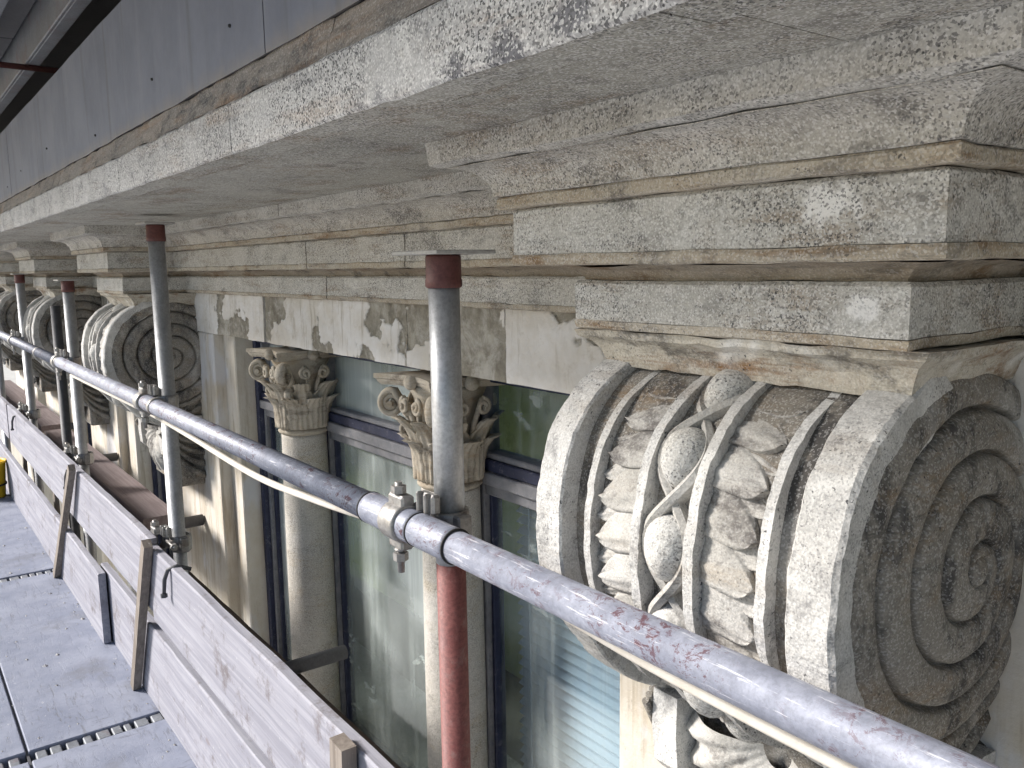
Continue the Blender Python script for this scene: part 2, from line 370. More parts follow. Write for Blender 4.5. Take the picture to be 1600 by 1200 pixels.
def glass(name, base, vary):
    k = NT(name)
    n = k.n; t = k.t
    for nd in (k.bs,): n.remove(nd)
    out = n['Material Output']
    tr = n.new('ShaderNodeBsdfTransparent'); tr.inputs[0].default_value = (0.90, 0.95, 0.95, 1)
    gl = n.new('ShaderNodeBsdfGlossy'); gl.inputs['Roughness'].default_value = 0.06
    fr = n.new('ShaderNodeLayerWeight'); fr.inputs[0].default_value = 0.5
    ff = k.math('ADD', k.math('MULTIPLY', k.math('POWER', fr.outputs['Facing'], 3.0), 0.55), 0.05)
    m1 = n.new('ShaderNodeMixShader'); t.links.new(ff, m1.inputs[0]); t.links.new(tr.outputs[0], m1.inputs[1]); t.links.new(gl.outputs[0], m1.inputs[2])
    df = n.new('ShaderNodeBsdfDiffuse')
    dn = k.noise(2.2, 3, 0.5)
    streak = k.noise(1, 5, 0.7, k.map(k.pos, (30, 30, 1.2)))
    smear = k.noise(1, 4, 0.7, k.map(k.pos, (9, 9, 22), rot=(0, 0.7, 0)), 0.3)
    dcol = k.mix(k.ramp(dn, 0.3, 0.7), (0.60, 0.66, 0.64), (0.74, 0.79, 0.79))  # pale film: dust, with sky reflection on the panes painted in
    t.links.new(dcol, df.inputs[0])
    f = k.math('ADD', k.math('MULTIPLY', k.ramp(dn, 0.38, 0.62), vary), k.math('MULTIPLY', k.ramp(streak, 0.45, 0.75), 0.16))
    f = k.math('ADD', f, k.math('MULTIPLY', k.math('MULTIPLY', k.ramp(smear, 0.57, 0.62), k.ramp(k.noise(1.6, 2), 0.50, 0.58)), 0.30))
    f = k.math('ADD', f, base, True)
    m2 = n.new('ShaderNodeMixShader'); t.links.new(f, m2.inputs[0]); t.links.new(m1.outputs[0], m2.inputs[1]); t.links.new(df.outputs[0], m2.inputs[2])
    t.links.new(m2.outputs[0], out.inputs['Surface'])
    return k.m
M['glass'] = glass('dusty_sky_film_glass', 0.13, 0.26)
M['glass2'] = glass('cleaner_window_glass', 0.02, 0.10)

# ------------------------------------------------------------------ setting
XR, XL = 1.6, -11.6                      # ends of the built stretch of facade
g = MB(); g.add([(-400, -400, -13), (400, -400, -13), (400, 400, -13), (-400, 400, -13)], [(0, 1, 2, 3)])
tag(g.build('street_ground', M['ground']), kind='structure')

# ------------------------------------------------------------------ the building
B = empty('stone_building', 'ornate weathered stone facade with carved scroll consoles, speckled cornice and columned windows', 'building')
CS = [2.50, -0.66, -3.825, -5.66, -7.49, -9.32]     # console centres
Y0, DJ, HW0 = 1.06, 0.24, 0.20                      # recess base plane, break-forward depth, half width at zero offset

def plan(xa, xb):
    """plan path (base offset) from xa to xb (xa<xb), with normals, as list of (x, y, nx, ny)"""
    pts = [(xa, Y0)]
    ev = []
    for c in sorted(CS):
        ev += [(c - HW0, 0), (c - HW0, 1), (c + HW0, 1), (c + HW0, 0)]
    for (x, d) in ev:
        if xa < x < xb: pts.append((x, Y0 - DJ * d))
    def yat(x):
        for c in CS:
            if c - HW0 < x < c + HW0: return Y0 - DJ
        return Y0
    pts[0] = (xa, yat(xa)); pts.append((xb, yat(xb)))
    return pts

def offset_path(pts, o):
    n = len(pts); nr = []
    for i in range(n - 1):
        dx, dy = pts[i + 1][0] - pts[i][0], pts[i + 1][1] - pts[i][1]
        l = math.hypot(dx, dy); nr.append((dy / l, -dx / l))
    out = []
    for i, p in enumerate(pts):
        if i == 0: m = nr[0]
        elif i == n - 1: m = nr[-1]
        else: m = (nr[i - 1][0] + nr[i][0], nr[i - 1][1] + nr[i][1])     # right angles only
        out.append((p[0] + m[0] * o, p[1] + m[1] * o))
    return out

def course(name, prof, xa, xb, mat, step=0.03, amp=0.0016, straight=False, parent=None):
    """solid moulding: closed profile [(offset, z)...] swept along the plan path"""
    pts = [(xa, Y0), (xb, Y0)] if straight else plan(xa, xb)
    if xb < -4.6: step *= 3
    rows = []
    offs = [offset_path(pts, o) for (o, z) in prof]
    for i in range(len(pts) - 1):
        L = math.hypot(pts[i + 1][0] - pts[i][0], pts[i + 1][1] - pts[i][1])
        n = max(1, int(L / step)); last = i == len(pts) - 2
        for k in range(n + (1 if last else 0)):
            t = k / n
            row = []
            for j, (o, z) in enumerate(prof):
                a, b = offs[j][i], offs[j][i + 1]
                p = (a[0] + (b[0] - a[0]) * t, a[1] + (b[1] - a[1]) * t, z)
                p = jit(p, amp, 22, 3); p = jit(p, amp * 0.8, 75, 9)
                row.append(p)
            rows.append(row)
    m = MB(); np_ = len(prof)
    m.grid([p for r in rows for p in r], len(rows), np_, False, closev=True)
    a = tuple(range(np_)); b = tuple((len(rows) - 1) * np_ + q for q in range(np_))
    m.f += [a[::-1], b]; m.sm += [False, False]
    return m.build(name, mat, parent or B)

def courses(name, prof, cuts, mat, gap=0.003, **kw):
    cuts = sorted(cuts)
    for a, b in zip(cuts[:-1], cuts[1:]): course(name, prof, a + gap / 2, b - gap / 2, mat, **kw)

# offset of a mod-front plane at Y: o = 0.82 - Y
BK = -0.10
fas = lambda y: Y0 - y
# fascia, lower edge, drip strip and weathered top
courses('fascia_block', [(fas(.418), .1615), (fas(.414), .1575), (fas(.411), .1605), (fas(.411), .222), (fas(.414), .226), (fas(.47), .228), (fas(.47), .17)],
        [XL, -6.6, -5.1, -3.7, -2.95, -2.33, -1.855, -1.19, 0.1, XR], M['fascia'], straight=True, amp=0.0016)
courses('cornice_top', [(fas(.478), .229), (fas(.420), .229), (fas(.423), .236), (fas(.425), .247), (fas(.430), .260), (fas(.434), .274), (fas(.478), .276)],
        [XL, -4.4, -2.6, -0.9, XR], M['weathered'], straight=True, amp=0.004)
courses('soffit_slab', [(fas(.472), .1605), (fas(.472), .26), (-.10, .26), (-.10, .17), (fas(.484), .170)],
        [XL, -5.2, -2.9, -0.4, XR], M['soffit'], straight=True, gap=0.002, step=0.2, amp=0.001)
courses('drip_strip', [(fas(.419), .160), (fas(.468), .1595), (fas(.4715), .163), (fas(.4715), .169), (fas(.419), .169)],
        [XL, -5.2, -2.9, -0.4, XR], M['soffit'], straight=True, gap=0.002, step=0.05, amp=0.002)
# mortar core behind the joints
course('mortar_core', [(.10, .158), (.02, .1), (.005, -.08), (-.2, -.08), (-.2, .158)], XL, XR, M['core'], step=0.3, amp=0)
cc = [XL, -6.5, -4.75, -2.199, 0.9, XR]
courses('cove_fillet', [(.186, .1725), (.184, .140), (.172, .136), (BK, .136), (BK, .1725)], cc, M['slab'], amp=0.003)
cv = [(.165, .135)]
for i in range(9):
    a = i / 8 * math.pi / 2
    cv.append((.165 - .045 * math.sin(a), .134 - .038 * (1 - math.cos(a)) if i else .134))
courses('cove_block', cv + [(.118, .094), (BK, .094), (BK, .135)], cc, M['cove'], amp=0.0015)
courses('cove_bead', [(.114, .0935), (.116, .091), (.116, .080), (.112, .0775), (BK, .0775), (BK, .0935)], [XL, -4.9, -2.21, XR], M['ochre'], amp=0.0022)
sc_ = [XL, -6.9, -4.6, -2.231, -1.687, 1.1, XR]
courses('band_block', [(.096, .077), (.1, .073), (.1, .014), (BK, .014), (BK, .077)], sc_, M['slab'], gap=0.006, amp=0.0014)
courses('band_lip', [(.1015, .0135), (.1025, .010), (.1015, .001), (.098, -.001), (BK, -.001), (BK, .0135)], sc_, M['ochre'], gap=0.006, amp=0.002)
courses('hollow_block', [(.062, -.0015), (.040, -.008), (.030, -.018), (.030, -.021), (BK, -.021), (BK, -.0015)], [XL, -5, -2.2, XR], M['dirty'], amp=0.003)
lc = [XL, -6.2, -4.4, -2.239, 0.6, XR]
courses('lower_band_block', [(.036, -.0215), (.040, -.026), (.040, -.075), (BK, -.075), (BK, -.0215)], lc, M['slab'], gap=0.006, amp=0.0014)
courses('lower_band_lip', [(.0415, -.0755), (.042, -.079), (.040, -.086), (.030, -.088), (BK, -.088), (BK, -.0755)], lc, M['ochre'], gap=0.006, amp=0.0022)

# frieze of plastered blocks and piers
WY = 1.056
fz = [XL, -10.4, -9.0, -7.8, -6.6, -5.7, -4.9, -4.1, -3.43, -2.83, -2.38, -1.86, -1.44, -0.9, 0.2, 1.0, XR]
def coat_at(x, z, sd_):
    n = noise.fractal(Vector((x * 3.0 + sd_ * 5.3, sd_ * 2.1, z * 4.0)), 0.85, 2.1, 6, noise_basis='PERLIN_ORIGINAL')
    n += .35 * noise.noise(Vector((x * 3 + sd_, 7.7, z * 2)))
    return n * 1.2 + .5
for q, (a, b) in enumerate(zip(fz[:-1], fz[1:])):
    m = MB(); stp = .0045 if (a > -4.2 and b < .3) else .02
    nx = max(2, int((b - a) / stp)); nz = max(5, int(.159 / stp))
    ys = WY + .003 + random.uniform(-.002, .002); sd_ = q * 1.37; bias = (.20, .28, .06, .22, .12, -.16, .28)[q % 7]
    pts = []; coats = []
    for i in range(nx + 1):
        for j in range(nz + 1):
            x = a + .001 + (b - a - .002) * i / nx; z = -.246 + .159 * j / nz
            c = coat_at(x, z, sd_) + bias; k_ = min(1, max(0, (c - .47) / .06))
            p = (x, ys - .0045 * k_ - .0012 * noise.noise(Vector((x * 60, 1, z * 60))), z)
            pts.append(jit(p, .0025, 14, 2)); coats.append(c)
    bk = [(a + .001 + (b - a - .002) * i / nx, WY + .16, -.246 + .159 * j / nz) for i in (0, nx) for j in (0, nz)]
    m.grid(pts, nx + 1, nz + 1, False)
    n1 = len(pts); st = nz + 1; m.v += bk
    lo = [i * st for i in range(nx + 1)]; hi = [i * st + nz for i in range(nx + 1)]
    for f in (lo + [n1 + 2, n1], hi[::-1] + [n1 + 1, n1 + 3], list(range(st))[::-1] + [n1, n1 + 1], [nx * st + j for j in range(st)] + [n1 + 3, n1 + 2], [n1, n1 + 2, n1 + 3, n1 + 1]):
        m.f.append(tuple(f)); m.sm.append(False)
    o = m.build('frieze_block', M['plaster'], B)
    at_ = o.data.attributes.new('coat', 'FLOAT', 'POINT')
    at_.data.foreach_set('value', coats + [0.0] * 4)
for c in CS:
    MB().box(c - .41, c + .41, WY + .001, 1.5, -3.2, -.247, .006).build('pier', M['pier'], B)
MB().box(XL, XR, 1.10, 1.5, .265, 5.0).build('upper_wall', M['wallstone'], B)
MB().box(XL, XR, .48, 1.12, .264, .274).build('cornice_flashing', M['weathered'], B)
MB().box(XL, XR, 1.02, 1.6, -1.76, -1.66, .01).build('window_sill', M['slab'], B)
MB().box(XL, XR, 1.08, 1.5, -13, -1.76).build('lower_wall', M['wallstone'], B)

# ---------------- consoles
FR = [(.862, -.092), (.845, -.112), (.828, -.130), (.768, -.164), (.721, -.218), (.700, -.280), (.693, -.334), (.696, -.395), (.713, -.449), (.747, -.510), (.800, -.574), (.855, -.612), (.915, -.640), (.98, -.655), (1.05, -.66)]
def catmull(P, n):
    out = []
    for i in range(len(P) - 1):
        p0 = P[max(i - 1, 0)]; p1 = P[i]; p2 = P[i + 1]; p3 = P[min(i + 2, len(P) - 1)]
        for k in range(n):
            t = k / n
            out.append(tuple(0.5 * (2 * p1[d] + (p2[d] - p0[d]) * t + (2 * p0[d] - 5 * p1[d] + 4 * p2[d] - p3[d]) * t * t + (3 * p1[d] - p0[d] - 3 * p2[d] + p3[d]) * t ** 3) for d in (0, 1)))
    out.append(P[-1]); return out
FC = catmull(FR, 10)
SL = [0.0]
for a, b in zip(FC[:-1], FC[1:]): SL.append(SL[-1] + math.hypot(b[0] - a[0], b[1] - a[1]))
STOT = SL[-1]
def fcurve(s):
    s = min(max(s, 0), STOT - 1e-6); i = 0
    lo, hi = 0, len(SL) - 1
    while hi - lo > 1:
        md = (lo + hi) // 2
        if SL[md] <= s: lo = md
        else: hi = md
    t = (s - SL[lo]) / (SL[hi] - SL[lo])
    a, b = FC[lo], FC[hi]
    y, z = a[0] + (b[0] - a[0]) * t, a[1] + (b[1] - a[1]) * t
    a2, b2 = FC[max(lo - 3, 0)], FC[min(hi + 3, len(FC) - 1)]
    ty, tz = b2[0] - a2[0], b2[1] - a2[1]; l = math.hypot(ty, tz)
    return y, z, tz / l, -ty / l          # position, outward normal (towards -y)
def cp(x, s, h):
    y, z, ny, nz = fcurve(s)
    return (x, y + ny * h, z + nz * h)

HWC = 0.228
def sweep_front(name, sec, s0, s1, ns, mat, parent, amp=0.0015, smooth=False, back=0.02):
    """sec: [(x,h)...] open cross-section, closed behind by `back`"""
    full = sec + [(sec[-1][0], min(h for _, h in sec) - back), (sec[0][0], min(h for _, h in sec) - back)]
    pts = []
    for i in range(ns + 1):
        s = s0 + (s1 - s0) * i / ns
        for (x, h) in full:
            p = cp(x, s, h); p = jit(p, amp, 30, 5); p = jit(p, amp * .7, 90, 1); pts.append(p)
    m = MB(); n = len(full)
    m.grid(pts, ns + 1, n, smooth, closev=True)
    m.f += [tuple(range(n))[::-1], tuple(ns * n + q for q in range(n))]; m.sm += [False, False]
    return m.build(name, mat, parent)

def make_console():
    C = empty('console', parent=B)
    S0, S1 = 0.010, STOT
    # body core (filled outline) between the strips
    outl = [(p[0] + 0.03, p[1]) for p in FC[::2]] + [(1.09, -.66), (1.09, -.09)]
    for k, (xa, xb) in enumerate(((-.205, .205),)):
        m = MB(); n = len(outl)
        vs = [(xa, y, z) for y, z in outl] + [(xb, y, z) for y, z in outl]
        fs = [tuple(range(n)), tuple(range(n, 2 * n))[::-1]] + [(i, (i + 1) % n, n + (i + 1) % n, n + i) for i in range(n)]
        m.add(vs, fs); m.build('body', M['scroll'], C)
    # ground of the carved panel
    sweep_front('panel_ground', [(-.174, -.044), (.174, -.044)], S0, S1, 60, M['console'], C, back=.01)
    # outer strips, proud, with a rounded worn arris
    for sg in (-1, 1):
        sec = [(.173, -.040), (.173, -.003), (.176, 0), (.222, 0), (.2275, -.004), (.2275, -.020)]
        sweep_front('edge_strip', [(x * sg, h) for x, h in sec], S0, S1, 110, M['strip'], C, amp=.0018)
        sec = [(.127, -.042), (.128, -.013), (.140, -.013), (.142, -.042)]
        sweep_front('thin_fillet', [(x * sg, h) for x, h in sec], S0 + .01, S1 - .02, 90, M['strip'], C, amp=.0016)
        sec = [(.034, -.042), (.035, -.006), (.049, -.006), (.051, -.042)]
        sweep_front('bead_fillet', [(x * sg, h) for x, h in sec], S0 + .01, S1 - .02, 90, M['strip'], C, amp=.0016)
    # leaves: outer row (tips) then inner row (big scales), both sides
    PIT = 0.058
    nl = int((STOT - .10) / PIT)
    for sg in (-1, 1):
        for row in (1, 0):
            for q in range(nl + 1):
                s_c = .060 + PIT * (q + (.5 if row else 0.0))
                if s_c > STOT - .06: continue
                x_in, x_out = (.049, .121) if row == 0 else (.070, .1285)
                m = MB(); nu, nv = 15, 15; pts = []; low = []
                rnd = random.uniform(-1, 1)
                for i in range(nu):
                    u = i / (nu - 1)
                    hw = (.68 if row == 0 else .50) * PIT * max(.02, (1 - u ** 2.8)) ** .72
                    for j in range(nv):
                        w = j / (nv - 1) * 2 - 1
                        x = x_in + (x_out - x_in) * (u - .05 * w * w * u)
                        s = s_c + w * hw + .030 * u ** 1.7 + rnd * .003
                        h = -.034 + (-.004 if row else .004) + .011 * (w * .5 + .5) + .0075 * (1 - w * w) * (.5 + .5 * math.sin(math.pi * min(1, u + .1))) + .010 * max(0, u - .55) ** 1.5
                        h += .0017 * math.cos(w * 13.0) * (1 - u * .4) - .0040 * math.exp(-(w / .10) ** 2)
                        pts.append(jit(cp(x * sg, s, h), .0008, 40, 4 + rnd))
                        low.append(cp(x * sg, s, -.047))
                m.grid(pts, nu, nv, True)
                m.grid(low, nu, nv, False, flip=True)
                base = nu * nv
                ring = [j for j in range(nv)] + [i * nv + nv - 1 for i in range(1, nu)] + [(nu - 1) * nv + j for j in range(nv - 2, -1, -1)] + [i * nv for i in range(nu - 2, 0, -1)]
                for a, b in zip(ring, ring[1:] + ring[:1]):
                    m.f.append((a, b, b + base, a + base)); m.sm.append(False)
                m.build('leaf', M['leaf'], C)
    # beads with an interlaced ribbon
    s_b = .070; pb = .118; q = 0
    while s_b < STOT - .06:
        m = MB(); nu, nv = 15, 20; pts = []
        for i in range(nu):
            a = math.pi * i / (nu - 1)
            for j in range(nv):
                b = 2 * math.pi * j / nv
                taper = 1 - .18 * math.cos(a) * -1
                pts.append(jit(cp(.0325 * math.sin(a) * math.cos(b) * taper, s_b - .044 * math.cos(a), -.026 + .034 * math.sin(a) * math.sin(b)), .001, 50, q))
        m.grid(pts, nu, nv, True, closev=True); m.build('bead', M['bead'], C)
        s_b += pb; q += 1
    for ph in (0, math.pi):
        m = MB(); pts = []; n = 90; rows = 0
        for i in range(n + 1):
            s = .045 + (STOT - .10) * i / n
            a = (s - .070) / pb * math.pi + ph
            xc = .0335 * math.cos(a)
            for (dx, h) in ((-.009, -.044), (-.0085, -.014), (0, -.009), (.0085, -.014), (.009, -.044)):
                pts.append(cp(max(-.0335, min(.0335, xc + dx)), s, h + .004 * math.sin(a + .3)))
        m.grid(pts, n + 1, 5, False); m.build('ribbon', M['leaf'], C)
    # volutes on the sides
    cy, cz, RR = .940, -.340, .241
    for sg in (-1, 1):
        m = MB(); nr, nt = (150, 150) if sg > 0 else (40, 56)
        pts = []
        for i in range(nr + 1):
            r = RR * i / nr
            for j in range(nt):
                a = 2 * math.pi * j / nt
                t = r / RR
                ph = 4.6 * t + a / (2 * math.pi) + .12
                fr_ = ph - math.floor(ph)
                prof = math.sqrt(max(0.0, 1 - (2 * fr_ - 1) ** 2))
                dome = .004 + .034 * max(0.0, 1 - t) ** .8
                rel = (.0145 * prof ** .75 - .011 * math.exp(-(min(fr_, 1 - fr_) / .055) ** 2)) * min(1, .5 + 1.0 * t)
                if t > .965: rel *= max(0, (1 - t)) / .035; dome *= max(0, (1 - t)) / .035
                if t < .085: rel = .012 * math.sqrt(max(0, 1 - (t / .085) ** 2)); dome = .034
                wob = noise.noise(Vector((r * 14, math.cos(a) * 2.2, math.sin(a) * 2.2))) * .0015
                y = cy + r * math.cos(a); z = cz + r * math.sin(a) * .935
                p = ((.206 + dome + rel + wob) * sg, y, z)
                p = jit(p, .0012, 22, 6); p = jit(p, .0005, 90, 2)
                pts.append(p)
        m.grid(pts, nr + 1, nt, True, closev=True)
        m.build('volute', M['scroll'], C)
        # fan of ribs where the scroll runs out below
        m = MB()
        for k in range(9):
            t = k / 8
            a = (.885 + .06 * t, -.66 + .06 * t); b = (1.064, -.86 + .40 * t)
            path = []
            for i in range(9):
                u = i / 8
                sag = .04 * math.sin(math.pi * u) * (1 - t)
                path.append((sg * (.203 + .004 * math.sin(math.pi * u)), a[0] + (b[0] - a[0]) * u, a[1] + (b[1] - a[1]) * u - sag))
            m.tube(path, [.006 + .010 * (i / 8) for i in range(9)], 8)
        m.build('ribbed_leaf', M['scroll'], C)
    # neck block and cavetto under the band
    m = MB(); prof = [(.030, -.0885), (.026, -.098), (.012, -.106), (.004, -.118), (-.004, -.140), (-.09, -.140), (-.09, -.0885)]
    hw = .224; rows = []
    xs = [-1, 1]
    pts = []
    n = 26
    for sidei in range(3):
        pass
    path = [(-hw, WY), (-hw, Y0 - DJ), (hw, Y0 - DJ), (hw, WY)]
    offs = [offset_path(path, o) for o, z in prof]
    nseg = [6, 20, 6]
    for i in range(3):
        for k in range(nseg[i] + (1 if i == 2 else 0)):
            t = k / nseg[i]
            for j, (o, z) in enumerate(prof):
                A, Bp = offs[j][i], offs[j][i + 1]
                pts.append(jit((A[0] + (Bp[0] - A[0]) * t, A[1] + (Bp[1] - A[1]) * t, z), .004, 40, 8))
    nn = sum(nseg) + 1
    m.grid(pts, nn, len(prof), False, closev=True); m.build('neck_moulding', M['flaking'], C)
    # tail under the scroll: set-back block, side strips and a fluted shell
    MB().box(-.196, .196, .955, 1.07, -.90, -.63, .008).build('tail_block', M['scroll'], C)
    for sg in (-1, 1):
        m = MB(); prf = [(.895, -.64), (.893, -.70), (.898, -.755), (.915, -.775), (.955, -.785), (.955, -.64)]
        vs = [jit((sg * (.196 - .0005), y, z), .002, 30) for y, z in prf] + [jit((sg * .148, y, z), .002, 30) for y, z in prf]
        n = len(prf); m.add(vs, [tuple(range(n)), tuple(range(n, 2 * n))[::-1]] + [(i, (i + 1) % n, n + (i + 1) % n, n + i) for i in range(n)])
        m.build('tail_strip', M['strip'], C)
    m = MB(); nu, nv = 20, 49; pts = []
    for i in range(nu):
        u = i / (nu - 1)
        for j in range(nv):
            a = (j / (nv - 1) - .5) * math.pi
            rr = .020 + .118 * u * (1 + .05 * math.cos(a * 22) * u)
            y = .952 - .050 * math.sin(math.pi * min(1, u * .75 + .12)) - .008 * math.cos(a * 22) * u
            pts.append(jit((rr * math.sin(a) * 1.15, y, -.665 - rr * math.cos(a) * 1.35), .0015, 40, 3))
    m.grid(pts, nu, nv, True); m.build('tail_shell', M['leaf'], C)
    return C

def copy_tree(o, parent, dx):
    c = o.copy(); COL.objects.link(c); c.parent = parent; c.location.x += dx
    for ch in list(o.children):
        d = ch.copy(); COL.objects.link(d); d.parent = c
    return c
con = make_console(); con.location.x = CS[1]
for c in CS[2:]: copy_tree(con, B, c - CS[1])

# ---------------- columns
CZT, CZB, CZA = -.262, -.525, -.290
CYC = 1.125
def make_column():
    K = empty('column', parent=B)
    m = MB(); prof = [(.080, -1.66), (.0795, -1.3), (.0785, -1.0), (.0765, -.75), (.0745, -.56), (.0745, -.548), (.0001, -.548)]
    m.lathe(prof, (0, 0, 0), 48); m.build('shaft', M['shaft'], K)
    m = MB(); pr = [(.070, -.549)] + [(.0745 + .010 * math.sin(math.pi * i / 8), -.547 + .022 * i / 8) for i in range(9)] + [(.070, -.524)]
    m.lathe(pr, (0, 0, 0), 48); m.build('astragal', M['capital'], K)
    m = MB(); pr = [(.068, -.526), (.070, -.45), (.074, -.38), (.086, -.32), (.100, CZA + .002), (.0001, CZA + .002)]
    m.lathe(pr, (0, 0, 0), 40); m.build('bell', M['capital'], K)
    # abacus: concave sides, cut corners
    m = MB(); rim = []
    for sd_ in range(4):
        for i in range(9):
            t = i / 8 * 2 - 1
            x = t * .135; y = -.135 + .035 * (1 - t * t)
            a = sd_ * math.pi / 2
            rim.append((x * math.cos(a) - y * math.sin(a), x * math.sin(a) + y * math.cos(a)))
    n = len(rim); vs = []
    for (f_, z) in ((.90, CZA), (.955, CZA + .008), (.965, CZA + .013), (1.0, CZA + .016), (1.0, CZT), ): vs += [(x * f_, y * f_, z) for x, y in rim]
    nl = len(vs) // n
    m.grid([jit(v, .0015, 40) for v in vs], nl, n, False, closev=True)
    m.f += [tuple(range(n))[::-1], tuple((nl - 1) * n + q for q in range(n))]; m.sm += [False, False]
    m.build('abacus', M['capital'], K)
    # acanthus leaves
    def leafmesh(H, W, curl, r0):
        m = MB(); nu, nv = 14, 15; pts = []
        for i in range(nu):
            u = i / (nu - 1)
            lob = 1 + .22 * math.sin(u * 22) * (1 if u > .1 else 0)
            wd = W * (math.sin(math.pi * (.22 + .72 * u)) ** .8) * lob
            for j in range(nv):
                w = j / (nv - 1) * 2 - 1
                out = .010 + curl * max(0, u - .55) ** 1.6 * 5 + .010 * (1 - abs(w)) - .004 * math.cos(w * 11)
                zz = u * H - (curl * 4.2 * max(0, u - .72) ** 1.5)
                ang = w * wd / r0
                rr = r0 + .018 * u * u + out
                pts.append(jit((rr * math.sin(ang), -rr * math.cos(ang), zz), .0022, 70, 3))
        m.grid(pts, nu, nv, True)
        pts2 = [(p[0] * .90, p[1] * .90, p[2] - .001) for p in pts]
        m.grid(pts2, nu, nv, True, flip=True)
        base = nu * nv
        ring = [j for j in range(nv)] + [i * nv + nv - 1 for i in range(1, nu)] + [(nu - 1) * nv + j for j in range(nv - 2, -1, -1)] + [i * nv for i in range(nu - 2, 0, -1)]
        for a, b in zip(ring, ring[1:] + ring[:1]): m.f.append((a, b, b + base, a + base)); m.sm.append(False)
        return m.mesh('leaf')
    lm1 = leafmesh(.120, .034, .018, .070); lm2 = leafmesh(.175, .030, .024, .073)
    for me, ph, z in ((lm1, 0, -.524), (lm2, math.pi / 8, -.524)):
        for q in range(8):
            o = link('leaf', me, M['capital'], K); o.rotation_euler.z = ph + q * math.pi / 4; o.location.z = z
    # corner volutes: spiral ribbons on the diagonals
    m = MB(); path = []; rad = []
    for i in range(9):
        t = i / 8; path.append((.078 + .052 * t ** 1.4, 0, -.405 + .085 * t)); rad.append(.007 + .003 * t)
    for i in range(1, 40):
        a = math.pi * .70 - i / 39 * math.pi * 4.2; r = .034 * (1 - i / 39 * .82)
        path.append((.146 + r * math.cos(a) * .95, 0, -.338 + r * math.sin(a))); rad.append(.010 * (1 - .45 * i / 39))
    m.tube(path, rad, 8); m.hexa((.146, 0, -.338), .008, .026, 'y', 10)
    # small lower curl
    path = []; rad = []
    for i in range(24):
        a = math.pi * .8 - i / 23 * math.pi * 3; r = .018 * (1 - i / 23 * .75)
        path.append((.108 + r * math.cos(a), 0, -.405 + r * math.sin(a))); rad.append(.0065)
    m.tube(path, rad, 8)
    me = m.mesh('corner_volute')
    for v in me.vertices: v.co.y *= 1.9
    for q in (0, 3):
        o = link('corner_volute', me, M['capital'], K); o.rotation_euler.z = -math.pi / 4 + q * math.pi / 2
    # rosette on each abacus side, small inner helices
    m = MB()
    for sg in (-1, 1):
        path = []
        for i in range(26):
            a = math.pi * .5 - sg * i / 25 * math.pi * 3; r = .020 * (1 - i / 25 * .75)
            path.append((sg * .030 + r * math.cos(a), -.108 - .004 * i / 25, -.335 + r * math.sin(a)))
        m.tube(path, .006, 8)
        m.tube([(sg * .012, -.082, -.42), (sg * .013, -.092, -.38), (sg * .03, -.106, -.316)], .007, 8)
    m.lathe([(.0001, -.014), (.012, -.012), (.019, -.004), (.018, .008)], (0, -.108, -.276), 12, 'y')
    me = m.mesh('inner_helix')
    for q in range(4):
        o = link('inner_helix', me, M['capital'], K); o.rotation_euler.z = q * math.pi / 2
    return K

BAYS = list(zip(sorted(CS)[:-1], sorted(CS)[1:]))
colproto = None
def add_column(x):
    global colproto
    if colproto is None:
        colproto = make_column(); colproto.location = (x, CYC, 0); return
    copy_tree(colproto, B, x - colproto.location.x)

# ---------------- windows
GY = 1.225
def window(xa, xb, gm='glass'):
    W = empty('window', parent=B)
    zt, zb = -.250, -1.655
    t1, t2 = -.475, -.545
    def bar(name, x0, x1, y0, y1, z0, z1, mat, c=.003): MB().box(x0, x1, y0, y1, z0, z1, c).build(name, mat, W)
    for (x0, x1, sg) in ((xa, xa + .030, 1), (xb - .030, xb, -1)):
        bar('stile', x0, x1, GY - .050, GY + .03, zb, zt, M['navy'])
        e = x0 + .030 if sg > 0 else x0 - .016
        bar('sash_stile', e + .0005, e + .0155, GY - .030, GY + .025, zb + .04, t2, M['navyworn'])
        bar('sash_stile', e + .0005, e + .0155, GY - .030, GY + .025, t1, zt, M['navyworn'])
        e2 = e + .016 if sg > 0 else e - .012
        bar('glazing_bead', e2 + .0005, e2 + .0115, GY - .014, GY + .02, zb + .04, t2, M['navy'], .002)
    bar('head_rail', xa + .0305, xb - .0305, GY - .045, GY + .028, zt - .03, zt + .004, M['navy'])
    bar('bottom_rail', xa + .0305, xb - .0305, GY - .055, GY + .03, zb - .005, zb + .0395, M['navy'])
    bar('transom', xa + .0305, xb - .0305, GY - .046, GY + .028, t2 + .004, t2 + .036, M['navyworn'])
    bar('transom', xa + .0305, xb - .0305, GY - .036, GY + .026, t2 + .0365, t1 - .004, M['navy'])
    bar('transom_rail', xa + .047, xb - .047, GY - .028, GY + .024, t1 - .0035, t1 + .012, M['navyworn'])
    bar('transom_rail', xa + .047, xb - .047, GY - .028, GY + .024, t2 - .028, t2 + .0035, M['navyworn'])
    for (z0, z1) in ((zb + .03, t2 - .01), (t1 + .005, zt - .025)):
        MB().box(xa + .04, xb - .04, GY + .002, GY + .006, z0, z1).build('pane', M[gm], W)
    return W
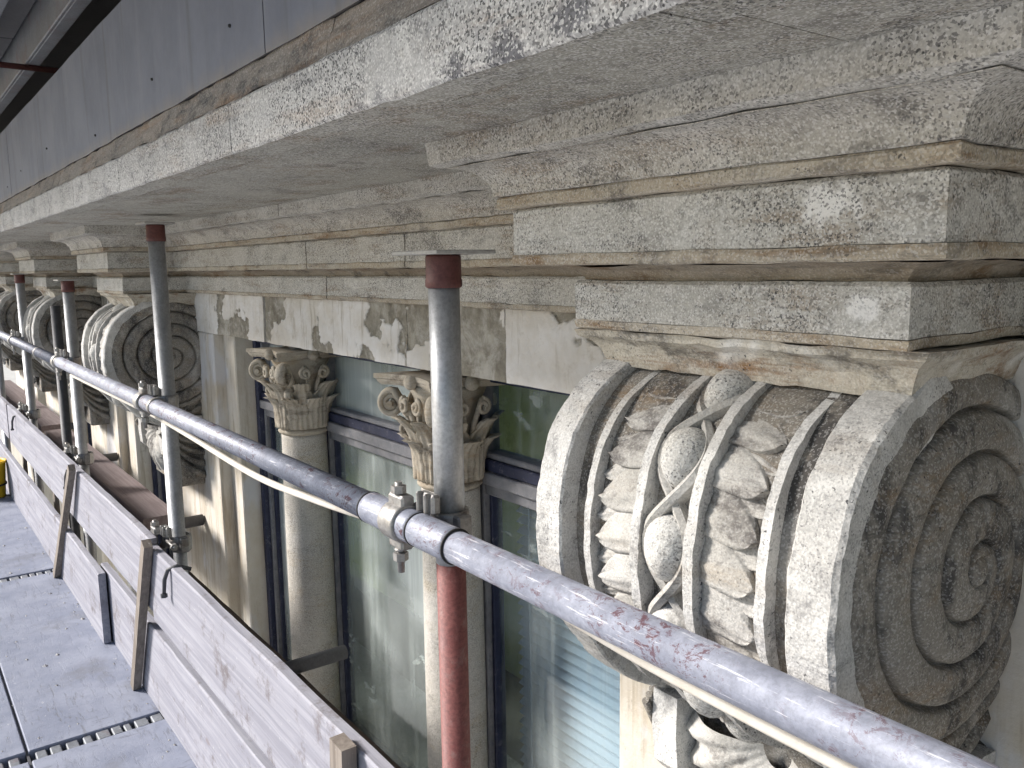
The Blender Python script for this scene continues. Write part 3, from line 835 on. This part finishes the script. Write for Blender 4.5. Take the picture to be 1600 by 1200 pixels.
for (cl, cr) in BAYS:
    xo0, xo1 = cl + .41, cr - .41
    jw = .08 if (cl > -4 and cr < 0) else .20
    jl = .12 if (cl > -4 and cr < 0) else .20
    for (a, b) in ((xo0 - .02, xo0 + jl), (xo1 - jw, xo1 + .02)):
        MB().box(a, b, 1.103, 1.45, -1.658, -.2475, .005).build('jamb_pilaster', M['pier'], B)
    i0, i1 = xo0 + jl + .0005, xo1 - jw - .0005
    wide = cr - cl > 2.5
    if wide:
        c = (cl + cr) / 2
        add_column(c - .46); add_column(c + .46)
        for (a, b) in ((i0, c - .4605), (c - .4595, c + .4595), (c + .4605, i1)): window(a, b, 'glass2' if a > c and cl > -4 and cr < 0 else 'glass')
        for x in (c - .46, c + .46):
            MB().box(x - .050, x + .050, GY - .100, GY - .051, -1.655, -.25, .006).build('mullion', M['navy'], B)
            MB().box(x - .030, x + .030, GY - .128, GY - .1005, -1.655, -.25, .004).build('mullion_bead', M['navyworn'], B)
    else:
        window(i0, i1)
# rooms behind the glass
rm = MB(); rm.box(XL, XR, 2.0, 2.05, -1.9, 0.0); rm.build('room_wall', M['room'], B)
MB().box(XL, XR, 1.5, 2.9, -1.78, -1.70).build('room_floor', M['roomfloor'], B)
MB().box(XL, XR, 1.5, 2.9, -.10, -.05).build('room_ceiling', M['wallstone'], B)

# ------------------------------------------------------------------ blind behind the right-hand pane
bl = empty('venetian_blind', 'pale blue venetian blind behind the window pane next to the near console', 'blind')
sl = MB(); xb0, xb1 = -1.73, -1.21
pts = [(x, 1.302 + .012 * math.cos(a), .0125 * math.sin(a * .9)) for x in (xb0, xb1) for a in (-.8, 0, .8)]
sl.add([(xb0, 1.292, -.007), (xb0, 1.304, .002), (xb0, 1.316, .006), (xb1, 1.292, -.007), (xb1, 1.304, .002), (xb1, 1.316, .006),
        (xb0, 1.292, -.0082), (xb0, 1.304, .0008), (xb0, 1.316, .0048), (xb1, 1.292, -.0082), (xb1, 1.304, .0008), (xb1, 1.316, .0048)],
       [(0, 3, 4, 1), (1, 4, 5, 2), (6, 7, 10, 9), (7, 8, 11, 10), (0, 6, 9, 3), (2, 5, 11, 8), (0, 1, 7, 6), (1, 2, 8, 7), (3, 9, 10, 4), (4, 10, 11, 5)])
sme = sl.mesh('slat')
z = -.60
while z > -1.60:
    o = link('slat', sme, M['blind'], bl); o.location.z = z; z -= .028
MB().box(xb0, xb1, 1.288, 1.320, -.590, -.565, .003).build('head_box', M['blind'], bl)
for x in (xb0 + .06, xb1 - .06):
    MB().box(x - .002, x + .002, 1.286, 1.288, -1.60, -.59).build('ladder_tape', M['blind'], bl)

# ------------------------------------------------------------------ grey boards standing on the cornice
def cornice_board(xa, xb, label):
    t = empty('ledge_board', label, 'board', 'grey boards on the cornice ledge')
    m = MB(); n = max(2, int((xb - xa) / .1)); pts = []
    for i in range(n + 1):
        x = xa + (xb - xa) * i / n
        for (y, z) in ((.4275, .272), (.4275, .510), (.4435, .510), (.4435, .278)):
            pts.append(jit((x, y, z), .0015, 6, 1) if z > .3 else jit((x, y, z), .003, 9, 1))
    m.grid(pts, n + 1, 4, False, closev=True); m.f += [(0, 1, 2, 3), tuple(n * 4 + q for q in (3, 2, 1, 0))]; m.sm += [False, False]
    m.build('sheet', M['board'], t)
    x = xa + .28
    k = 0
    while x < xb:
        for z in (.325 + .02 * math.sin(k * 2.3),):
            MB().lathe([(.0001, -.0030), (.0018, -.0028), (.0026, -.001), (.0026, .003)], (x, .4275, z + random.uniform(-.01, .01)), 10, 'y').build('screw', M['black'], t)
        x += .52 + .12 * math.sin(k * 1.7); k += 1
cornice_board(-1.090, XR, 'grey board on the cornice ledge, right of the dark vertical seam')
cornice_board(-3.55, -1.094, 'grey screwed board on the cornice ledge, left of the dark vertical seam')
cornice_board(-7.6, -3.555, 'far grey board on the cornice ledge running out at the left edge')

# ------------------------------------------------------------------ upper scaffold platform
U = empty('upper_platform', 'dark scaffold platform overhead in the top left corner', 'platform')
x = -9.0
while x < 1.8:
    MB().box(x + .004, x + .596, -.40, .405, .690, .735, .004).build('deck_panel', M['darksteel'], U)
    for yy in (-.2, .08, .30):
        MB().box(x + .02, x + .58, yy, yy + .03, .655, .689, .003).build('stiffener', M['channel'], U)
    x += .6
MB().box(-9.0, 1.8, .412, .420, .600, .735, .002).build('channel_web', M['channel'], U)
MB().box(-9.0, 1.8, .4205, .452, .600, .607, .002).build('channel_flange', M['channel'], U)
MB().box(-9.0, 1.8, .4205, .452, .728, .735, .002).build('channel_flange', M['channel'], U)
MB().box(-9.0, 1.8, .470, 1.05, .745, .785, .004).build('inner_plank', M['darksteel'], U)
m = MB(); m.tube([(-2.90, -.60, .592), (-2.90, .50, .592)], .0085, 12)
tag(m.build('tie_rod', M['oxide']), 'thin dark red rod crossing below the overhead platform', 'rod')

# ------------------------------------------------------------------ walkway
DZ = -1.41
D = empty('walkway'); tag(D, kind='structure')
xj = [XR, .93, -.90, -2.737, -4.47, -6.2, -7.93, -9.7]
for a, b in zip(xj[1:], xj[:-1]):
    for (y0, y1) in ((-.36, .232), (.240, .645)):
        m = MB(); m.box(a + .030, b - .030, y0, y1, DZ - .055, DZ, .003); m.build('deck_panel', M['deck'], D)
    for (y0, y1) in ((-.36, .232), (.240, .645)):
        # end hooks and rungs seen in the joint between panels
        yy = y0 + .015
        while yy < y1 - .03:
            w = random.uniform(.018, .04)
            MB().box(a - .026, a + .026, yy, min(yy + w, y1), DZ - .04, DZ - .003 - random.uniform(0, .005), .003).build('hook', M['channel'], D)
            yy += w + random.uniform(.006, .014)
    MB().box(a - .025, a + .025, -.36, .645, DZ - .12, DZ - .056).build('bearer', M['darksteel'], D)
MB().box(-9.7, XR, .2325, .2395, DZ - .05, DZ - .01).build('side_lip', M['darksteel'], D)

# ------------------------------------------------------------------ planks
def plank(name, xa, xb, ya, yb, z0, z1, mat, label, cat='plank', group=None, slope=0.0):
    m = MB(); n = max(2, int((xb - xa) / .08)); pts = []
    for i in range(n + 1):
        x = xa + (xb - xa) * i / n; dz = slope * (x - xa)
        for (y, z) in ((ya, z0), (ya, z1 - .004), (ya + .004, z1), (yb, z1), (yb, z0)):
            p = (x, y, z + dz); p = jit(p, .0022, 5, ya * 9); pts.append(jit(p, .0012, 40, 2))
    m.grid(pts, n + 1, 5, False, closev=True); m.f += [(0, 1, 2, 3, 4), tuple(n * 5 + q for q in (4, 3, 2, 1, 0))]; m.sm += [False, False]
    o = m.build(name, mat); return tag(o, label, cat, group)
GP = 'whitened planks edging the walkway'
plank('guard_plank', -2.72, 1.2, .607, .632, -1.082, -.842, M['plank'], 'whitened upper guard plank nearest the camera, below the rail', group=GP)
plank('guard_plank', -6.2, -2.724, .609, .634, -1.06, -.822, M['plank'], 'whitened upper guard plank further along, past the leaning batten', group=GP)
plank('guard_plank', -9.6, -6.24, .607, .632, -1.05, -.825, M['plank'], 'whitened upper guard plank at the far left end', group=GP)
plank('toe_board', -3.55, 1.2, .612, .637, DZ + .002, -1.130, M['plank'], 'whitened toe board standing on the deck nearest the camera', group=GP)
plank('toe_board', -7.2, -3.42, .578, .603, DZ + .002, -1.13, M['plank'], 'whitened toe board further along with its dark sawn end showing', group=GP)

def batten(p0, p1, w, t, label):
    m = MB(); a, b = Vector(p0), Vector(p1); d = (b - a).normalized()
    sx = Vector((1, 0, 0)); sx = (sx - d * sx.dot(d)).normalized(); sy = d.cross(sx)
    pts = []
    for i in range(9):
        c = a + (b - a) * i / 8
        for (u, v) in ((-1, -1), (1, -1), (1, 1), (-1, 1)): pts.append(jit(c + sx * u * w / 2 + sy * v * t / 2, .001, 30))
    m.grid(pts, 9, 4, False, closev=True); m.f += [(0, 1, 2, 3)[::-1], (32, 33, 34, 35)]; m.sm += [False, False]
    return tag(m.build('batten', M['batten']), label, 'batten', 'battens holding the planks')
batten((-2.98, .590, DZ + .003), (-2.66, .590, -.815), .036, .026, 'grey leaning batten nailed across the planks, nearest on the deck')
batten((-4.36, .560, DZ + .003), (-3.86, .588, -.800), .036, .026, 'reddish grey leaning batten beside the sawn toe board end')
batten((-1.33, .588, -1.25), (-1.31, .588, -.828), .050, .028, 'short batten at the lower edge on the nearest guard plank')
batten((-4.78, .645, -1.30), (-4.78, .645, -.95), .04, .02, 'thin upright batten seen through the gap between the planks')
batten((-5.9, .645, -1.30), (-5.9, .645, -.93), .04, .02, 'farthest thin upright batten in the gap between the planks')

plank('scaffold_board', -3.05, 1.2, .690, .800, -1.090, -1.050, M['brown'], 'dark brown board lying flat behind the near guard plank', 'board')
plank('scaffold_board', -9.0, -3.06, .690, .755, -1.10, -1.055, M['brown'], 'dark brown board lying behind the far guard planks', 'board')
plank('loose_board', -6.1, -3.60, .790, .930, -1.045, -1.000, M['maroon'], 'wide faded brown board lying between scaffold and wall', 'board')
plank('loose_board', -9.3, -6.3, .800, .960, -1.045, -1.000, M['maroon'], 'far wide brown board between scaffold and wall at left', 'board')

# ------------------------------------------------------------------ scaffold tubes
TR = 0.0243
PY = 0.704; RY = 0.649; RZ = -0.407
def prop(x, y, ztop, zbot, label, red_z=None, plate=True, mat='galv', pw=.066, lug=False):
    t = empty('scaffold_prop', label, 'scaffold tube', 'upright scaffold tubes'); t.location = (x, y, 0)
    zt = ztop - .055 if plate else ztop
    if red_z is None:
        MB().tube([(0, 0, zbot), (0, 0, zt)], TR, 32).build('tube', M[mat], t)
    else:
        MB().tube([(0, 0, red_z), (0, 0, zt)], TR, 32).build('tube', M[mat], t)
        MB().tube([(0, 0, zbot), (0, 0, red_z - .0005)], TR - .0005, 32).build('lower_tube', M['redpaint'], t)
    if plate:
        m = MB(); m.lathe([(.0262, 0), (.0285, .003), (.0285, .012), (.0275, .014), (.0275, .046), (.026, .050), (.0001, .050)], (0, 0, zt - .001), 32)
        m.lathe([(.0262, 0), (TR, 0)], (0, 0, zt - .001), 32)
        if lug:
            m.lathe([(.006, -.004), (.013, -.004), (.013, .004), (.006, .004), (.006, -.004)], (-.036, 0, zt + .036), 16, 'y')
        m.build('collar', M['oxide'], t)
        MB().box(-pw, pw, -pw * .8, pw * .8, zt + .0495, zt + .0555, .001).build('head_plate', M['plate'], t)
    return t
prop(-1.120, PY, .024, -13, 'nearest upright scaffold tube, red below the rail, with red collar and plate', red_z=-.47)
p2 = prop(-2.753, PY, .146, -13, 'second upright grey tube, in front of the carved wall pier', lug=True, pw=.055)
prop(-4.30, PY, -.030, -13, 'third upright grey tube with small head plate, before the third scroll', pw=.06)
prop(-5.86, PY, .000, -13, 'fourth upright grey tube with dark red collar, near the left edge', lug=True, pw=.05)
prop(-5.02, PY + .05, -.17, -13, 'short dark tube without plate between third and fourth uprights', plate=False, mat='darksteel')
prop(-7.42, PY, -.02, -13, 'farthest upright tube at the left edge of the scaffold', pw=.05)

GR = empty('guard_rail', 'long scuffed steel guard rail crossing the whole scene with maroon paint flecks', 'rail')
MB().tube([(-1.123, RY, RZ), (.2, RY, RZ - .004), (1.5, RY, RZ - .006)], TR, 40).build('tube', M['rail'], GR)
MB().tube([(-4.34, RY, RZ + .004), (-2.7, RY, RZ + .002), (-1.126, RY, RZ)], TR, 40).build('tube', M['rail'], GR)
MB().tube([(-9.8, RY, RZ + .014), (-4.343, RY, RZ + .004)], TR, 32).build('tube', M['rail'], GR)
for (a, b) in ((-1.284, -1.1262), (-1.1228, -1.019)):
    m = MB(); m.lathe([(TR, 0), (TR + .0022, .0012), (TR + .0026, .01), (TR + .0026, b - a - .01), (TR + .0022, b - a - .0012), (TR, b - a)], (a, RY, RZ), 40, 'x')
    m.build('sleeve', M['rail'], GR)
for xx in (-1.2855, -1.1245, -1.0175):
    m = MB(); m.lathe([(TR, -.0012), (TR + .0032, -.0012), (TR + .0032, .0012), (TR, .0012)], (xx, RY, RZ), 40, 'x'); m.build('seam_ring', M['black'], GR)
for xx in (-2.675, -4.335, -4.95):
    m = MB(); m.lathe([(TR, -.012), (TR + .003, -.010), (TR + .003, .010), (TR, .012)], (xx, RY, RZ + .003), 32, 'x'); m.build('seam_ring', M['castiron'], GR)

# couplers
cmesh = None
def make_coupler_meshes():
    P = {}
    # shell round the upright (axis z), centred at (0, PY-RY, 0) relative to rail centre
    dy = PY - RY
    m = MB()
    m.lathe([(TR + .0006, -.024), (TR + .006, -.024), (TR + .0075, -.018), (TR + .0075, .018), (TR + .006, .024), (TR + .0006, .024)], (0, dy, 0), 28)
    m.box(-.045, -.026, dy - .012, dy + .012, -.020, .020, .003); m.box(.026, .046, dy - .013, dy + .013, -.022, .022, .003)
    P['upright_clamp'] = m
    m = MB()
    pr = [(TR + .0006, -.024), (TR + .006, -.024), (TR + .0075, -.018), (TR + .0075, .018), (TR + .006, .024), (TR + .0006, .024)]
    m.lathe(pr, (-.062, 0, 0), 28, 'x')
    m.box(-.086, -.038, -.010, .014, .026, .046, .004); m.box(-.084, -.040, -.012, .012, -.044, -.026, .004)
    m.box(-.050, -.020, .012, .040, -.020, .032, .005)
    P['rail_clamp'] = m
    m = MB()   # hinged flap with ribs
    m.box(-.020, .026, .008, .024, .026, .058, .004); m.box(-.012, -.006, .000, .012, .028, .060, .002); m.box(.010, .016, .000, .012, .028, .060, .002)
    P['flap'] = m
    m = MB(); m.tube([(-.062, -.002, -.085), (-.062, -.002, .066)], .0058, 12); m.lathe([(.0058, -.001), (.010, 0), (.010, .003), (.0058, .004)], (-.062, -.002, -.048), 14)
    m.tube([(-.05, dy - .036, .006), (.075, dy - .036, .006)], .0055, 12)
    P['bolt'] = m
    for i, (c, r, h, ax) in enumerate((((-.062, -.002, -.058), .0125, .013, 'z'), ((-.062, -.002, .054), .0125, .012, 'z'), ((.058, dy - .036, .006), .0115, .012, 'x'))):
        P['nut%d' % i] = MB().hexa(c, r, h, ax)
    return {k: v.mesh(k) for k, v in P.items()}
CM = make_coupler_meshes()
def coupler(loc, label, rot=(0, 0, 0), scl=1.0):
    t = empty('tube_coupler', label, 'coupler', 'scaffold couplers'); t.location = loc; t.rotation_euler = rot; t.scale = (scl,) * 3
    for k, me in CM.items(): link(k.rstrip('012'), me, M['castiron'], t)
    return t
coupler((-1.120, RY, RZ), 'steel coupler clamping the rail to the nearest upright tube')
coupler((-2.753, RY, RZ + .002), 'steel coupler clamping the rail to the second upright tube')
coupler((-4.30, RY, RZ + .004), 'steel coupler clamping the rail to the third upright tube')
coupler((-5.86, RY, RZ + .007), 'steel coupler clamping the rail to the fourth upright tube')
coupler((-2.753, .655, -.860), 'rusty double coupler on the second upright just behind the guard plank', (0, 0, .0), 1.05)
coupler((-4.30, .655, -.855), 'rusty coupler on the third upright just behind the guard plank', (0, 0, 0), 1.1)
coupler((-5.86, .655, -.850), 'rusty coupler on the fourth upright just behind the guard plank', (0, 0, 0), 1.1)
def hook_bolt(x, label):
    m = MB(); path = [(x - .06, .66, -.855), (x - .07, .625, -.84), (x - .08, .600, -.85), (x - .09, .592, -.88), (x - .10, .590, -.93)]
    m.tube(path, [.006, .0065, .0065, .006, .005], 12); m.hexa((x - .10, .590, -.930), .010, .010, 'z')
    tag(m.build('hook_bolt', M['darksteel']), label, 'hook', 'hooks over the guard planks')
hook_bolt(-2.40, 'dark hooked bolt over the guard plank at the second upright')
hook_bolt(-3.98, 'dark hooked bolt over the guard plank at the third upright')
hook_bolt(-5.75, 'dark hooked bolt over the guard plank at the fourth upright')
# ledger and transoms
m = MB(); m.tube([(-9.5, .768, -1.115), (1.5, .768, -1.115)], TR, 20); tag(m.build('ledger_tube', M['darksteel']), 'lengthwise steel ledger tube behind the guard planks', 'scaffold tube')
m = MB(); m.tube([(-2.03, .655, -1.028), (-2.03, .93, -1.028)], TR * .8, 20); tag(m.build('transom_tube', M['darksteel']), 'short dark tube end poking towards the column over the brown board', 'scaffold tube')
for i, (xx, lb) in enumerate(((-3.68, 'cross tube carrying the loose boards near the second scroll'), (-5.3, 'dark cross tube low behind the short dark upright'), (-6.6, 'dark cross tube low at the far left of the scaffold'))):
    m = MB(); m.tube([(xx, .66, -1.07), (xx, 1.05, -1.07)], TR, 20); tag(m.build('transom_tube', M['darksteel']), lb, 'scaffold tube')

# hose under the rail
hp = [(-4.2, .672, -.452), (-3.4, .678, -.455), (-2.9, .684, -.458), (-2.469, .69, -.472), (-1.961, .69, -.488), (-1.594, .69, -.471), (-1.3, .688, -.448), (-1.0, .684, -.438), (-.824, .686, -.453), (-.682, .69, -.466), (-.54, .69, -.470), (-.407, .69, -.472), (-.1, .69, -.478), (.8, .69, -.48)]
pp = []
for i in range(len(hp) - 1):
    p0 = Vector(hp[max(i - 1, 0)]); p1 = Vector(hp[i]); p2_ = Vector(hp[i + 1]); p3 = Vector(hp[min(i + 2, len(hp) - 1)])
    for k in range(6):
        t = k / 6
        pp.append(.5 * (2 * p1 + (p2_ - p0) * t + (2 * p0 - 5 * p1 + 4 * p2_ - p3) * t * t + (3 * p1 - p0 - 3 * p2_ + p3) * t ** 3))
pp.append(Vector(hp[-1]))
m = MB(); m.tube(pp, .0078, 14); tag(m.build('hose', M['hose']), 'cream hose slung along the underside of the guard rail', 'hose')

# yellow bucket on the far deck
bk = empty('bucket', 'yellow plastic bucket on the deck at the left edge', 'bucket'); bk.location = (-6.22, .47, DZ)
m = MB(); m.lathe([(.0001, .002), (.085, .002), (.088, .01), (.102, .22), (.108, .222), (.109, .235), (.103, .238), (.099, .225), (.085, .02), (.0001, .016)], (0, 0, 0), 28); m.build('tub', M['yellow'], bk)
m = MB(); m.lathe([(.0985, .08), (.1005, .082), (.1005, .09), (.0995, .092)], (0, 0, 0), 28); m.build('band', M['black'], bk)
m = MB(); m.tube([(-.108, 0, .21), (-.09, -.07, .15), (0, -.105, .115), (.09, -.07, .15), (.108, 0, .21)], .003, 8); m.build('handle', M['darksteel'], bk)

# crumbs of plaster and grit on the deck
m = MB()
for i in range(150):
    x = random.uniform(-5.5, -1.9); y = random.uniform(.02, .60) if random.random() < .6 else .60 - abs(random.gauss(0, .04))
    r = random.choice((.003, .003, .004, .005, .008)) * random.uniform(.7, 1.3)
    b = [jit((x + dx * r, y + dy * r, DZ + max(0, dz) * r * .8), r * .5, 300, i) for dx, dy, dz in ((1, 0, 0), (-.5, .9, 0), (-.6, -.8, 0), (0, 0, 1))]
    m.add(b, [(0, 1, 3), (1, 2, 3), (2, 0, 3), (0, 2, 1)])
tag(m.build('plaster_crumbs', M['rubble']), 'pale plaster crumbs and grit scattered over the deck', 'debris', kind='stuff')
